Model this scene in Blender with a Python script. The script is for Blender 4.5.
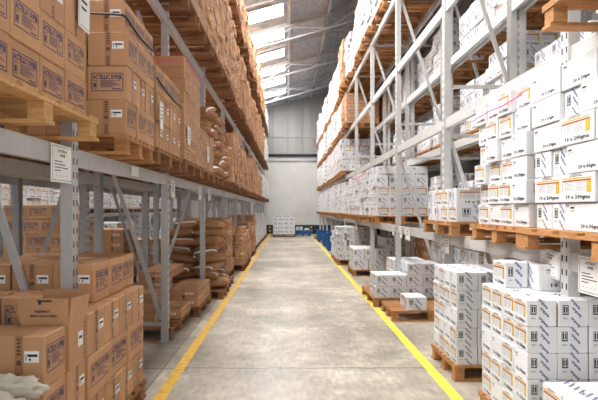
import bpy, bmesh, math, random
from mathutils import Vector, Matrix, noise
from mathutils.bvhtree import BVHTree
random.seed(7)
R = math.radians
for o in list(bpy.data.objects): bpy.data.objects.remove(o)
C = bpy.context.scene.collection
scn = bpy.context.scene

# ------------------------------------------------------------ camera, world, light
FPX, H0 = 505.0, 1.70
cam = bpy.data.cameras.new('camera'); camo = bpy.data.objects.new('camera', cam); C.objects.link(camo)
camo.location = (0, 0, H0); camo.rotation_euler = (R(90), 0, 0)
cam.sensor_width = 36; cam.lens = 36*FPX/598; cam.shift_x = 11/598; cam.shift_y = 9/598
cam.clip_start = .05; cam.clip_end = 200
scn.camera = camo
w = bpy.data.worlds.new('world'); scn.world = w; w.use_nodes = True
WB = w.node_tree.nodes['Background']; WB.inputs[0].default_value = (.93, .96, 1, 1); WB.inputs[1].default_value = 0.24
scn.view_settings.view_transform = 'Standard'; scn.view_settings.look = 'None'
scn.view_settings.exposure = -0.04; scn.view_settings.gamma = 1; scn.view_settings.use_curve_mapping = False
SKY_E = 36.0
def area(name, loc, rot, sx, sy, power, col=(1, 1, 1), spread=180):
    l = bpy.data.lights.new(name, 'AREA'); l.shape = 'RECTANGLE'; l.size = sx; l.size_y = sy; l.energy = power; l.color = col
    l.spread = R(spread)
    o = bpy.data.objects.new(name, l); C.objects.link(o); o.location = loc; o.rotation_euler = rot
    return o
# daylight pouring in through the roof lights over the left rack, slanting onto the right rack
area('skylight_daylight', (-3.1, 5.0, 7.3), (0, R(-47), 0), 1.6, 15, 640, (1, .985, .95), 100)
#area('skylight_daylight', (-2.6, 22, 7.75), (0, R(-32), 0), 1.0, 18, 380, (1, .985, .95), 110)
area('rear_fill', (0.3, -2.6, 2.6), (R(100), 0, 0), 6, 3.5, 130, (1, .98, .95), 170)  # added fill from behind the camera, tilted up to brighten the ceiling
area('skylight_daylight', (-5.2, 16, 7.0), (0, R(0), 0), 1.5, 26, 130, (1, 1, 1), 140)

# ------------------------------------------------------------ materials
def srgb(r, g, b):
    f = lambda c: (c/255/12.92 if c/255 <= .04045 else ((c/255+.055)/1.055)**2.4)
    return (f(r), f(g), f(b), 1)
def mat(name, col, rough=.6, metal=0, var=0, noise_scale=0, noise_amt=.15, bump=0, bump_scale=60, spec=.5, stretch=None, emit=0):
    m = bpy.data.materials.new(name); m.use_nodes = True
    N = m.node_tree.nodes; L = m.node_tree.links; b = N['Principled BSDF']
    b.inputs['Roughness'].default_value = rough; b.inputs['Metallic'].default_value = metal
    b.inputs['Specular IOR Level'].default_value = spec
    b.inputs['Base Color'].default_value = col
    src = None
    tc = N.new('ShaderNodeTexCoord'); mp = N.new('ShaderNodeMapping'); L.new(tc.outputs['Object'], mp.inputs[0])
    if stretch: mp.inputs['Scale'].default_value = stretch
    if noise_scale or var:
        mul = N.new('ShaderNodeHueSaturation'); mul.inputs['Color'].default_value = col
        val = N.new('ShaderNodeMath'); val.operation = 'ADD'; val.inputs[0].default_value = 1; val.inputs[1].default_value = 0
        if noise_scale:
            nz = N.new('ShaderNodeTexNoise'); nz.inputs['Scale'].default_value = noise_scale; nz.inputs['Detail'].default_value = 4
            L.new(mp.outputs[0], nz.inputs[0])
            mr = N.new('ShaderNodeMapRange'); mr.inputs[1].default_value = .25; mr.inputs[2].default_value = .75
            mr.inputs[3].default_value = 1-noise_amt; mr.inputs[4].default_value = 1+noise_amt
            L.new(nz.outputs[0], mr.inputs[0]); L.new(mr.outputs[0], val.inputs[0])
        if var:
            oi = N.new('ShaderNodeObjectInfo'); m2 = N.new('ShaderNodeMapRange')
            m2.inputs[3].default_value = -var; m2.inputs[4].default_value = var
            L.new(oi.outputs['Random'], m2.inputs[0]); L.new(m2.outputs[0], val.inputs[1])
        L.new(val.outputs[0], mul.inputs['Value']); L.new(mul.outputs[0], b.inputs['Base Color'])
    if bump:
        nb = N.new('ShaderNodeTexNoise'); nb.inputs['Scale'].default_value = bump_scale; L.new(mp.outputs[0], nb.inputs[0])
        nb.inputs['Detail'].default_value = 5
        bp = N.new('ShaderNodeBump'); bp.inputs['Strength'].default_value = bump; bp.inputs['Distance'].default_value = .02
        L.new(nb.outputs[0], bp.inputs['Height']); L.new(bp.outputs[0], b.inputs['Normal'])
    if emit:
        b.inputs['Emission Color'].default_value = (1, .99, .97, 1); b.inputs['Emission Strength'].default_value = emit
    return m
M = {}
M['card'] = mat('cardboard', srgb(196, 150, 110), .75, var=.09, noise_scale=9, noise_amt=.05, bump=.06, bump_scale=120)
M['card_in'] = mat('cardboard_inner', srgb(172, 128, 92), .8, noise_scale=9, noise_amt=.05)
M['ink'] = mat('blue_ink', srgb(50, 56, 104), .6)
M['inkbrown'] = mat('printed_tape_ink', srgb(96, 72, 62), .6)
M['tape'] = mat('brown_tape', srgb(170, 124, 88), .35)
M['wcard'] = mat('white_cardboard', srgb(224, 225, 228), .6, var=.04, noise_scale=6, noise_amt=.02)
M['white'] = mat('white_paper', srgb(240, 240, 240), .6)
M['black'] = mat('black_ink', srgb(40, 40, 44), .6)
M['grey'] = mat('grey_ink', srgb(150, 150, 152), .6)
M['orange'] = mat('orange_print', srgb(172, 96, 34), .6)
M['yellow'] = mat('yellow_print', srgb(214, 172, 52), .6)
M['wblue'] = mat('blue_tape_print', srgb(58, 74, 140), .5)
M['wood_pale'] = mat('pallet_wood_pale', srgb(204, 158, 106), .8, var=.08, noise_scale=7, noise_amt=.2, bump=.2, bump_scale=30, stretch=(1, 5, 5))
M['wood'] = mat('pallet_wood', srgb(178, 126, 78), .8, var=.13, noise_scale=7, noise_amt=.22, bump=.2, bump_scale=30, stretch=(1, 5, 5))
M['wood_dark'] = mat('pallet_wood_weathered', srgb(140, 96, 64), .85, var=.13, noise_scale=7, noise_amt=.25, bump=.2, bump_scale=30, stretch=(1, 5, 5))
M['rack'] = mat('rack_galvanised', srgb(190, 190, 192), .45, .25, noise_scale=12, noise_amt=.07)
M['rack_w'] = mat('rack_white_paint', srgb(196, 195, 193), .5, .05, noise_scale=12, noise_amt=.05)
M['slot'] = mat('rack_slot_dark', srgb(50, 50, 52), .8)
M['line_l'] = mat('yellow_floor_paint', srgb(228, 180, 62), .6, noise_scale=14, noise_amt=.24)
M['line_r'] = mat('pale_yellow_floor_paint', srgb(236, 220, 78), .6, noise_scale=14, noise_amt=.12)
M['sack'] = mat('kraft_sack', srgb(170, 124, 88), .7, var=.09, noise_scale=5, noise_amt=.1, bump=.5, bump_scale=9)
M['canvas'] = mat('canvas_cloth', srgb(186, 180, 164), .9, noise_scale=8, noise_amt=.08, bump=.5, bump_scale=10)
M['strap_k'] = mat('black_strap', srgb(38, 40, 44), .5)
M['strap_p'] = mat('pink_strap', srgb(236, 92, 160), .5)
M['blue'] = mat('blue_plastic', srgb(32, 88, 150), .5)
M['navy'] = mat('navy_paint', srgb(44, 56, 84), .6, noise_scale=3, noise_amt=.15)
M['purlin'] = mat('roof_steel', srgb(172, 172, 174), .6)
M['skylight'] = mat('skylight_sheet', (1, 1, 1, 1), .5, emit=SKY_E)

_n = M['skylight'].node_tree; _g = _n.nodes.new('ShaderNodeNewGeometry'); _m = _n.nodes.new('ShaderNodeMath'); _m.operation = 'MULTIPLY_ADD'
_m.inputs[1].default_value = -SKY_E; _m.inputs[2].default_value = SKY_E; _n.links.new(_g.outputs['Backfacing'], _m.inputs[0]); _n.links.new(_m.outputs[0], _n.nodes['Principled BSDF'].inputs['Emission Strength'])
def floor_mat():
    m = bpy.data.materials.new('concrete_floor'); m.use_nodes = True; N = m.node_tree.nodes; L = m.node_tree.links; b = N['Principled BSDF']
    tc = N.new('ShaderNodeTexCoord')
    def nz(s, d, sc=None):
        n = N.new('ShaderNodeTexNoise'); n.inputs['Scale'].default_value = s; n.inputs['Detail'].default_value = d
        if sc:
            mp = N.new('ShaderNodeMapping'); mp.inputs['Scale'].default_value = sc; L.new(tc.outputs['Object'], mp.inputs[0]); L.new(mp.outputs[0], n.inputs[0])
        else: L.new(tc.outputs['Object'], n.inputs[0])
        return n
    a = nz(.55, 6); c = nz(7, 8); t = nz(1.1, 5, (2.2, .18, 1)); h = nz(2.2, 8)
    cr = N.new('ShaderNodeValToRGB'); cr.color_ramp.elements[0].position = .34; cr.color_ramp.elements[0].color = srgb(162, 153, 138)
    cr.color_ramp.elements[1].position = .66; cr.color_ramp.elements[1].color = srgb(222, 213, 196); L.new(a.outputs[0], cr.inputs[0])
    def mixv(prev, n, lo, hi):
        mr = N.new('ShaderNodeMapRange'); mr.inputs[1].default_value = .3; mr.inputs[2].default_value = .7; mr.inputs[3].default_value = lo; mr.inputs[4].default_value = hi
        L.new(n.outputs[0], mr.inputs[0]); hs = N.new('ShaderNodeHueSaturation'); L.new(prev, hs.inputs['Color']); L.new(mr.outputs[0], hs.inputs['Value']); return hs.outputs[0]
    s3 = nz(22, 6, (1, .25, 1)); col = mixv(cr.outputs[0], c, .84, 1.12); col = mixv(col, t, .82, 1.12); col = mixv(col, h, .78, 1.12); col = mixv(col, s3, .8, 1.1)
    # slab joints
    sp = N.new('ShaderNodeSeparateXYZ'); L.new(tc.outputs['Object'], sp.inputs[0])
    def line(sock, period, off, wd):
        ad = N.new('ShaderNodeMath'); ad.operation = 'ADD'; ad.inputs[1].default_value = off; L.new(sock, ad.inputs[0])
        pp = N.new('ShaderNodeMath'); pp.operation = 'PINGPONG'; pp.inputs[1].default_value = period/2; L.new(ad.outputs[0], pp.inputs[0])
        lt = N.new('ShaderNodeMath'); lt.operation = 'LESS_THAN'; lt.inputs[1].default_value = wd; L.new(pp.outputs[0], lt.inputs[0]); return lt
    wn = N.new('ShaderNodeTexNoise'); wn.inputs['Scale'].default_value = 2.5; wn.inputs['Detail'].default_value = 4; L.new(tc.outputs['Object'], wn.inputs[0])
    wm = N.new('ShaderNodeMath'); wm.operation = 'MULTIPLY_ADD'; wm.inputs[1].default_value = .09; wm.inputs[2].default_value = -.045; L.new(wn.outputs[0], wm.inputs[0])
    wy = N.new('ShaderNodeMath'); wy.operation = 'ADD'; L.new(sp.outputs['Y'], wy.inputs[0]); L.new(wm.outputs[0], wy.inputs[1])
    j1 = line(sp.outputs['X'], 4.4, 1.33, .009); j2 = line(wy.outputs[0], 5.3, -5.4+5.3*4, .014)
    mx = N.new('ShaderNodeMath'); mx.operation = 'MAXIMUM'; L.new(j1.outputs[0], mx.inputs[0]); L.new(j2.outputs[0], mx.inputs[1])
    mm = N.new('ShaderNodeMath'); mm.operation = 'MULTIPLY'; mm.inputs[1].default_value = .6; L.new(mx.outputs[0], mm.inputs[0])
    mix = N.new('ShaderNodeMixRGB'); mix.inputs[2].default_value = srgb(74, 68, 62); L.new(mm.outputs[0], mix.inputs[0]); L.new(col, mix.inputs[1])
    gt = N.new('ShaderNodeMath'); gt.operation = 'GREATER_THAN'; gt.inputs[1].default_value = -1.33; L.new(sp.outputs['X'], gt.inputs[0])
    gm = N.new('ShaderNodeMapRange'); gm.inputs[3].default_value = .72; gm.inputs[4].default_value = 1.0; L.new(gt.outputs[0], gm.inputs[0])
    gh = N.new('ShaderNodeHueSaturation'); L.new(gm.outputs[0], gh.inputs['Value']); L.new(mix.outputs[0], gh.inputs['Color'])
    L.new(gh.outputs[0], b.inputs['Base Color'])
    mr = N.new('ShaderNodeMapRange'); mr.inputs[3].default_value = .2; mr.inputs[4].default_value = .55; L.new(h.outputs[0], mr.inputs[0]); L.new(mr.outputs[0], b.inputs['Roughness'])
    bp = N.new('ShaderNodeBump'); bp.inputs['Strength'].default_value = .08; L.new(c.outputs[0], bp.inputs['Height']); L.new(bp.outputs[0], b.inputs['Normal'])
    return m
def ribbed(name, col, axis, period, strength=.6):
    m = mat(name, col, .5, .2); N = m.node_tree.nodes; L = m.node_tree.links; b = N['Principled BSDF']
    tc = N.new('ShaderNodeTexCoord'); sp = N.new('ShaderNodeSeparateXYZ'); L.new(tc.outputs['Object'], sp.inputs[0])
    pp = N.new('ShaderNodeMath'); pp.operation = 'PINGPONG'; pp.inputs[1].default_value = period/2; L.new(sp.outputs[axis], pp.inputs[0])
    bp = N.new('ShaderNodeBump'); bp.inputs['Strength'].default_value = strength; bp.inputs['Distance'].default_value = .5; L.new(pp.outputs[0], bp.inputs['Height']); L.new(bp.outputs[0], b.inputs['Normal'])
    return m
def foil_mat():
    m = mat('foil_insulation', srgb(228, 232, 240), .28, .35, noise_scale=3.5, noise_amt=.28, stretch=(1, 2.4, 1)); N = m.node_tree.nodes; L = m.node_tree.links; b = N['Principled BSDF']  # colour noise paints the light and dark of the creases into the foil
    tc = N.new('ShaderNodeTexCoord'); mp = N.new('ShaderNodeMapping'); mp.inputs['Scale'].default_value = (1, 2.6, 1); mp.inputs['Rotation'].default_value = (0, 0, .35); L.new(tc.outputs['Object'], mp.inputs[0])
    n1 = N.new('ShaderNodeTexNoise'); n1.inputs['Scale'].default_value = 4.5; n1.inputs['Detail'].default_value = 6; n1.inputs['Distortion'].default_value = 1.2; n1.inputs['Roughness'].default_value = .6; L.new(mp.outputs[0], n1.inputs[0])
    bp = N.new('ShaderNodeBump'); bp.inputs['Strength'].default_value = 1; bp.inputs['Distance'].default_value = .5; L.new(n1.outputs[0], bp.inputs['Height']); L.new(bp.outputs[0], b.inputs['Normal'])
    return m
M['floor'] = floor_mat(); M['foil'] = foil_mat()
M['concrete'] = mat('wall_concrete', srgb(226, 224, 219), .8, noise_scale=1.1, noise_amt=.07, bump=.1, bump_scale=8)
M['sheet'] = ribbed('wall_sheeting', srgb(168, 166, 163), 'X', 1.0, .12)
M['brick'] = mat('side_wall_paint', srgb(150, 148, 145), .8, noise_scale=2, noise_amt=.08)

# ------------------------------------------------------------ mesh helpers
class MB:
    def __init__(s): s.v = []; s.f = []; s.m = []; s.mats = []
    def mi(s, k):
        if k not in s.mats: s.mats.append(k)
        return s.mats.index(k)
    def poly(s, pts, k):
        n = len(s.v); s.v += [tuple(p) for p in pts]; s.f.append(tuple(range(n, n+len(pts)))); s.m.append(s.mi(k))
    def box(s, x0, x1, y0, y1, z0, z1, k, mtx=None):
        P = [Vector(p) for p in ((x0,y0,z0),(x1,y0,z0),(x1,y1,z0),(x0,y1,z0),(x0,y0,z1),(x1,y0,z1),(x1,y1,z1),(x0,y1,z1))]
        if mtx: P = [mtx @ p for p in P]
        n = len(s.v); s.v += [tuple(p) for p in P]; i = s.mi(k)
        for f in ((3,2,1,0),(4,5,6,7),(0,1,5,4),(1,2,6,5),(2,3,7,6),(3,0,4,7)): s.f.append(tuple(n+a for a in f)); s.m.append(i)
    def carton(s, lx, ly, h, k, c=.005):     # box with softly creased edges
        n = len(s.v); X, Y = lx/2, ly/2; i = s.mi(k)
        def ring(z, d):
            X_, Y_ = X-d, Y-d; r = []
            for sx, sy in ((-1,-1),(1,-1),(1,1),(-1,1)):
                a = (sx*(X_-c), sy*Y_, z); b = (sx*X_, sy*(Y_-c), z); r += [b, a] if sx*sy > 0 else [a, b]
            return r
        R_ = [ring(0, c), ring(c, 0), ring(h-c, 0), ring(h, c)]
        for r in R_: s.v += r
        for q in range(3):
            for j in range(8): s.f.append((n+8*q+j, n+8*q+(j+1) % 8, n+8*q+8+(j+1) % 8, n+8*q+8+j)); s.m.append(i)
        s.f.append(tuple(n+j for j in reversed(range(8)))); s.f.append(tuple(n+24+j for j in range(8))); s.m += [i, i]
    def bar(s, p0, p1, wd, th, k):          # rectangular bar from p0 to p1
        p0 = Vector(p0); p1 = Vector(p1); d = (p1-p0); L = d.length; q = d.to_track_quat('Z', 'Y').to_matrix().to_4x4(); q.translation = p0
        s.box(-wd/2, wd/2, -th/2, th/2, 0, L, k, q)
    def tube(s, pts, r, k, n=6):
        pts = [Vector(p) for p in pts]; rings = []
        for i, p in enumerate(pts):
            d = (pts[min(i+1, len(pts)-1)]-pts[max(i-1, 0)]).normalized(); u = d.orthogonal().normalized(); u = (Vector((0,0,1)).cross(d)).normalized() if abs(d.z) < .95 else u; v = d.cross(u)
            st = len(s.v); s.v += [tuple(p+r*(math.cos(a)*u+math.sin(a)*v)) for a in [2*math.pi*j/n for j in range(n)]]; rings.append(st)
        i_ = s.mi(k)
        for a, b in zip(rings, rings[1:]):
            for j in range(n): s.f.append((a+j, a+(j+1) % n, b+(j+1) % n, b+j)); s.m.append(i_)
        s.f.append(tuple(rings[0]+j for j in reversed(range(n)))); s.m.append(i_); s.f.append(tuple(rings[-1]+j for j in range(n))); s.m.append(i_)
    def mesh(s, name):
        me = bpy.data.meshes.new(name); me.from_pydata(s.v, [], s.f)
        for k in s.mats: me.materials.append(M[k])
        me.polygons.foreach_set('material_index', s.m); me.update(); return me
    def build(s, name, parent=None, loc=None, smooth=False):
        o = bpy.data.objects.new(name, s.mesh(name)); C.objects.link(o)
        if parent: o.parent = parent
        if loc: o.location = loc
        if smooth: o.data.polygons.foreach_set('use_smooth', [True]*len(o.data.polygons))
        return o
def tag(o, label=None, cat=None, group=None, kind=None):
    if label: o['label'] = label
    if cat: o['category'] = cat
    if group: o['group'] = group
    if kind: o['kind'] = kind
    return o
def empty(name, loc=(0, 0, 0), rz=0):
    o = bpy.data.objects.new(name, None); C.objects.link(o); o.location = loc; o.rotation_euler = (0, 0, rz); o.empty_display_size = .1; return o
def inst(name, me, parent=None, loc=(0, 0, 0), rz=0):
    o = bpy.data.objects.new(name, me); C.objects.link(o); o.location = loc; o.rotation_euler = (0, 0, rz)
    if parent: o.parent = parent
    return o
TXT = {}
def text_polys(s, bold=True):
    """triangles of a word, normalised to width 1, returned with its height"""
    if s in TXT: return TXT[s]
    cu = bpy.data.curves.new('t', 'FONT'); cu.body = s; cu.resolution_u = 1
    if bold: cu.offset = .03
    o = bpy.data.objects.new('t', cu); C.objects.link(o)
    dg = bpy.context.evaluated_depsgraph_get(); me = bpy.data.meshes.new_from_object(o.evaluated_get(dg))
    vs = [v.co.copy() for v in me.vertices]; fs = [tuple(p.vertices) for p in me.polygons]
    x0 = min(v.x for v in vs); x1 = max(v.x for v in vs); y0 = min(v.y for v in vs); y1 = max(v.y for v in vs); W = x1-x0
    out = ([((v.x-x0)/W, (v.y-y0)/W) for v in vs], fs, (y1-y0)/W)
    bpy.data.objects.remove(o); bpy.data.curves.remove(cu); bpy.data.meshes.remove(me)
    TXT[s] = out; return out
class Face:
    """draws on a box side: origin = lower left corner, u right, v up, n out"""
    def __init__(s, mb, o, u, v, n, w, h): s.mb = mb; s.o = Vector(o); s.u = Vector(u); s.v = Vector(v); s.n = Vector(n); s.w = w; s.h = h
    def P(s, a, b, e=.0012): return s.o+s.u*(a*s.w)+s.v*(b*s.h)+s.n*e
    def rect(s, a0, b0, a1, b1, k, e=.0012): s.mb.poly([s.P(a0,b0,e), s.P(a1,b0,e), s.P(a1,b1,e), s.P(a0,b1,e)], k)
    def frame(s, a0, b0, a1, b1, t, k, e=.0014):
        tu = t/s.w; tv = t/s.h
        s.rect(a0,b0,a1,b0+tv,k,e); s.rect(a0,b1-tv,a1,b1,k,e); s.rect(a0,b0+tv,a0+tu,b1-tv,k,e); s.rect(a1-tu,b0+tv,a1,b1-tv,k,e)
    def text(s, t, a, b, wid, k, ang=0, e=.0016, ht=None):
        vs, fs, hh = text_polys(t); W = wid*s.w; vy = 1 if ht is None else ht*s.h/(hh*W); c, d = math.cos(ang), math.sin(ang); n = len(s.mb.v); i = s.mb.mi(k)
        for x, y in vs:
            x, y = x*W, y*W*vy; s.mb.v.append(tuple(s.P(a, b, e)+s.u*(x*c-y*d)+s.v*(x*d+y*c)))
        for f in fs: s.mb.f.append(tuple(n+q for q in f)); s.mb.m.append(i)
def sides(mb, lx, ly, h):
    """front(-y), right(+x), back(+y), left(-x), top"""
    return dict(front=Face(mb,(-lx/2,-ly/2,0),(1,0,0),(0,0,1),(0,-1,0),lx,h), right=Face(mb,(lx/2,-ly/2,0),(0,1,0),(0,0,1),(1,0,0),ly,h),
                back=Face(mb,(lx/2,ly/2,0),(-1,0,0),(0,0,1),(0,1,0),lx,h), left=Face(mb,(-lx/2,ly/2,0),(0,-1,0),(0,0,1),(-1,0,0),ly,h),
                top=Face(mb,(-lx/2,-ly/2,h),(1,0,0),(0,1,0),(0,0,1),lx,ly))

# ------------------------------------------------------------ carton meshes (shared)
# brown: printed panel on the front and back (lx sides), tape and label on left and right
def brown_body(lx, ly, h, flat, near):
    mb = MB(); b = .004
    mb.carton(lx, ly, h, 'card', .006)
    S = sides(mb, lx, ly, h)
    for k in ('front', 'back'):
        F = S[k]
        if flat:
            F.text('ACTELLIC SUPER', .14, .55, .72, 'ink', ht=.2); F.rect(.25, .34, .75, .38, 'ink'); F.rect(.3, .24, .7, .27, 'ink')
        else:
            F.frame(.1, .26, .9, .8, .0055, 'ink'); F.text('ACTELLIC SUPER', .13, .61, .74, 'ink', ht=.14)
            F.frame(.14, .34, .25, .58, .004, 'ink'); F.rect(.17, .38, .22, .5, 'ink')
            for j in range(7): F.rect(.32+.02*(j % 2), .57-.032*j, .82-.06*((j*3) % 4), .578-.032*j+.006, 'ink')
            F.rect(.62, .315, .84, .34, 'ink')
    S['top'].rect(0, .497, 1, .503, 'inkbrown')
    if not near:
        for k in ('left', 'right'):
            F = S[k]; F.rect(.43, .72, .57, 1, 'tape'); F.rect(.46, 0, .54, .3, 'inkbrown'); F.rect(.56, .4, .82, .6, 'white'); F.rect(.6, .49, .78, .54, 'black', .0016)
    return mb.mesh('brown_carton')
def brown_tape(lx, ly, h):
    mb = MB(); S = sides(mb, lx, ly, h); e = .0018
    for k in ('left', 'right'):
        F = S[k]; F.rect(.42, 0, .58, 1.005, 'tape', e)
        for j in range(5): F.rect(.46, .64+.07*j, .54, .68+.07*j, 'inkbrown', e+.0006)
        for j in range(4): F.rect(.46, .02+.07*j, .54, .06+.07*j, 'inkbrown', e+.0006)
        F.rect(.455, .45, .545, .54, 'inkbrown', e+.0006)
    S['top'].rect(0, .42, 1, .58, 'tape', e)
    return mb.mesh('packing_tape')
def brown_label(lx, ly, h, k):
    mb = MB(); S = sides(mb, lx, ly, h); e = .0022
    F = S[k]; F.rect(.61, .5, .9, .72, 'white', e); F.rect(.67, .61, .87, .66, 'black', e+.0006); F.rect(.7, .54, .74, .58, 'black', e+.0006); F.rect(.63, .54, .655, .66, 'grey', e+.0006)
    return mb.mesh('shipping_label')
# white: orange panel / plain text on left and right (ly sides), arrows and blue tape on front and back
def white_body(lx, ly, h, var, near):
    mb = MB(); mb.carton(lx, ly, h, 'wcard', .005); S = sides(mb, lx, ly, h)
    for k in ('front', 'back'):
        F = S[k]; F.frame(.13, .45, .33, .82, .005, 'black')
        for a in (.17, .245): F.rect(a, .53, a+.045, .72, 'black'); F.poly([], 'black') if 0 else None
        for a in (.192, .267): mb.poly([F.P(a-.035,.71,.0012), F.P(a+.035,.71,.0012), F.P(a,.78,.0012)], 'black')
        F.rect(.15, .48, .31, .5, 'black'); F.text('FIFO', .15, .27, .16, 'grey')
        if not near: F.text('syngenta', .42, .82, .42, 'wblue', -.85); F.text('syngenta', .36, .46, .42, 'wblue', -.85)
    for k in ('left', 'right'):
        F = S[k]
        v = var if k == 'left' else {'P': 'Q', 'Q': 'P', 'R': 'R'}[var]
        if v == 'P':
            F.rect(.08, .82, .92, .86, 'yellow'); F.text('syngenta', .3, .87, .35, 'grey'); F.rect(.08, .73, .92, .79, 'orange'); F.rect(.8, .34, .92, .73, 'yellow'); F.rect(.3, .9, .7, .93, 'yellow')
            F.rect(.08, .36, .1, .74, 'yellow')
            for j in range(7): F.rect(.14+.3*(j % 2)*0, .68-.045*j, .42, .69-.045*j, 'grey'); F.rect(.48, .68-.045*j, .8-.05*(j % 3), .69-.045*j, 'grey')
            F.text('10 x 200gms', .2, .08, .7, 'black', ht=.19)
        elif v == 'Q':
            F.text('10 x 200gms', .2, .1, .7, 'black', ht=.2); F.rect(.12, .78, .28, .82, 'black'); F.rect(.12, .72, .3, .74, 'grey'); F.rect(.12, .67, .27, .69, 'grey')
        else:
            F.text('20 x 50gm', .36, .1, .48, 'black', ht=.17); F.rect(.05, .8, .17, .86, 'black'); F.rect(.05, .73, .19, .75, 'grey'); F.rect(.05, .68, .16, .7, 'grey')
    S['top'].rect(.495, 0, .505, 1, 'grey')
    if not near: S['top'].text('syngenta', .3, .3, .4, 'wblue', .6)
    return mb.mesh('white_carton')
def white_tape(lx, ly, h):
    mb = MB(); S = sides(mb, lx, ly, h); e = .002
    for k in ('front', 'back'):
        F = S[k]; F.rect(.38, 0, .62, 1.005, 'wcard', .0012)
        for q in range(3): F.text('syngenta', .37+.04*(q % 2), .99-.34*q+.03*(q % 2), .42, 'wblue', -.85, e, .13)
    F = S['top']; F.rect(.38, 0, .62, 1, 'wcard', .0012)
    for q in range(4): F.text('syngenta', .4, .02+.25*q, .3, 'wblue', .7, e)
    return mb.mesh('printed_tape')
MC = {}
def cached(fn, *a):
    k = (fn.__name__,)+a
    if k not in MC: MC[k] = fn(*a)
    return MC[k]

# ------------------------------------------------------------ structure
def struct(mb, name): return tag(mb.build(name), kind='structure')
X0, X1, Y0, Y1 = -11.5, 8.0, -3.0, 34.3
RZ = lambda x: 8.95+.28*x
m = MB(); m.box(X0, X1, Y0, Y1, -.2, 0, 'floor'); struct(m, 'floor')
m = MB(); GX = [X0, -6, -2.2]+[-2+.13*i for i in range(47)]+[X1]; GY = [Y0, 4]+[9+.13*i for i in range(194)]+[Y1+.0]
def rz_(x, y):
    if x < -2.1 or x > 4.2 or y < 8 or y > 34.2: return RZ(x)
    v = Vector((x*1.3, y*2.6+x*.8, 0)); sag = .10*abs(math.sin(math.pi*(y-16.95)/2.5))
    if x < .1: return RZ(x)+.08+.04*noise.noise(v*1.5)+.02*noise.noise(v*5)
    return RZ(x)+.02-sag*.8+.10*noise.noise(v)+.09*noise.noise(v*2.6)+.04*noise.noise(v*6)
GV = [[len(m.v)+i*len(GY)+j for j in range(len(GY))] for i in range(len(GX))]
m.v += [(x, y, rz_(x, y)) for x in GX for y in GY]; fi = m.mi('foil')
for i in range(len(GX)-1):
    for j in range(len(GY)-1): m.f.append((GV[i][j], GV[i][j+1], GV[i+1][j+1], GV[i+1][j])); m.m.append(fi)
m.poly([(X0,Y0,RZ(X0)+.1),(X1,Y0,RZ(X1)+.1),(X1,Y1,RZ(X1)+.1),(X0,Y1,RZ(X0)+.1)], 'foil'); struct(m, 'ceiling')
m = MB(); m.box(X0, X1, Y1, Y1+.25, 0, 5.0, 'concrete')
m.poly([(X0,Y1+.02,4.9),(X1,Y1+.02,4.9),(X1,Y1+.02,RZ(X1)+.1),(X0,Y1+.02,RZ(X0)+.1)], 'sheet'); struct(m, 'wall_back')
m = MB(); m.box(X1, X1+.2, Y0, Y1, 0, RZ(X1), 'brick'); struct(m, 'wall_right')
m = MB(); m.box(X0-.2, X0, Y0, Y1, 0, RZ(X0), 'brick'); struct(m, 'wall_left')
m = MB()   # girts and gutter rail on the back wall
m.box(X0, X1, Y1-.12, Y1+.02, 4.95, 5.12, 'rack'); m.box(X0, X1, Y1-.16, Y1, 5.25, 5.42, 'slot'); m.box(X0, X1, Y1-.06, Y1+.02, 5.12, 5.25, 'purlin')
m.box(X0, X1, Y1-.05, Y1+.02, 6.55, 6.64, 'purlin')
for q in range(-6, 9): m.box(q*1.02-.02, q*1.02+.02, Y1-.02, Y1+.02, 5.42, 10.5 if q > 4 else 8.8+.28*q, 'brick')
struct(m, 'trim_1')
m = MB(); m.box(X0, X1, Y1-.03, Y1, 0, .62, 'navy'); struct(m, 'baseboard_back')
for n_, x_ in (('trim_2', -1.15), ('trim_3', 1.51)):
    m = MB(); a = .055; y = Y0
    ys = [Y0, 33.2]; m.poly([(x_-a, ys[0], .004), (x_+a, ys[0], .004), (x_+a, ys[1], .004), (x_-a, ys[1], .004)], 'line_l' if x_ < 0 else 'line_r'); struct(m, n_)
# roof framing: purlins along the hall, rafters and trusses across
k = 4
for x_ in (-8, -5, -3.4, -1.9, 0.03, 1.55, 3.1, 5.5):
    m = MB(); z = RZ(x_)-.12; m.box(x_-.05, x_+.05, Y0, Y1, z-.05, z+.1, 'purlin'); struct(m, 'trim_%d' % k); k += 1
for y_ in [16.95+2.5*q for q in range(-3, 7)]:
    m = MB(); m.bar((X0, y_, RZ(X0)-.1), (X1, y_, RZ(X1)-.1), .05, .07, 'purlin'); struct(m, 'trim_%d' % k); k += 1
for y_ in (4.5, 9.5, 14.5, 19.45, 24.45, 29.45):
    m = MB()
    m.bar((X0, y_, RZ(X0)-.2), (X1, y_, RZ(X1)-.2), .06, .08, 'purlin'); m.bar((X0, y_, RZ(X0)-.72), (X1, y_, RZ(X1)-.72), .05, .05, 'purlin')
    xs = [X0+1.3*i for i in range(16) if X0+1.3*i <= X1]
    for i, (a, b) in enumerate(zip(xs, xs[1:])):
        if i % 2: m.bar((a, y_, RZ(a)-.3), (b, y_, RZ(b)-.72), .04, .04, 'purlin')
        else: m.bar((a, y_, RZ(a)-.72), (b, y_, RZ(b)-.3), .04, .04, 'purlin')
    # diagonal fly braces back to the purlins
    for x_ in (-1.9, .03, 1.55, 3.1): m.bar((x_, y_, RZ(x_)-.72), (x_, y_+1.5, RZ(x_)-.15), .045, .045, 'purlin')
    struct(m, 'trim_%d' % k); k += 1
k = 1
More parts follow.
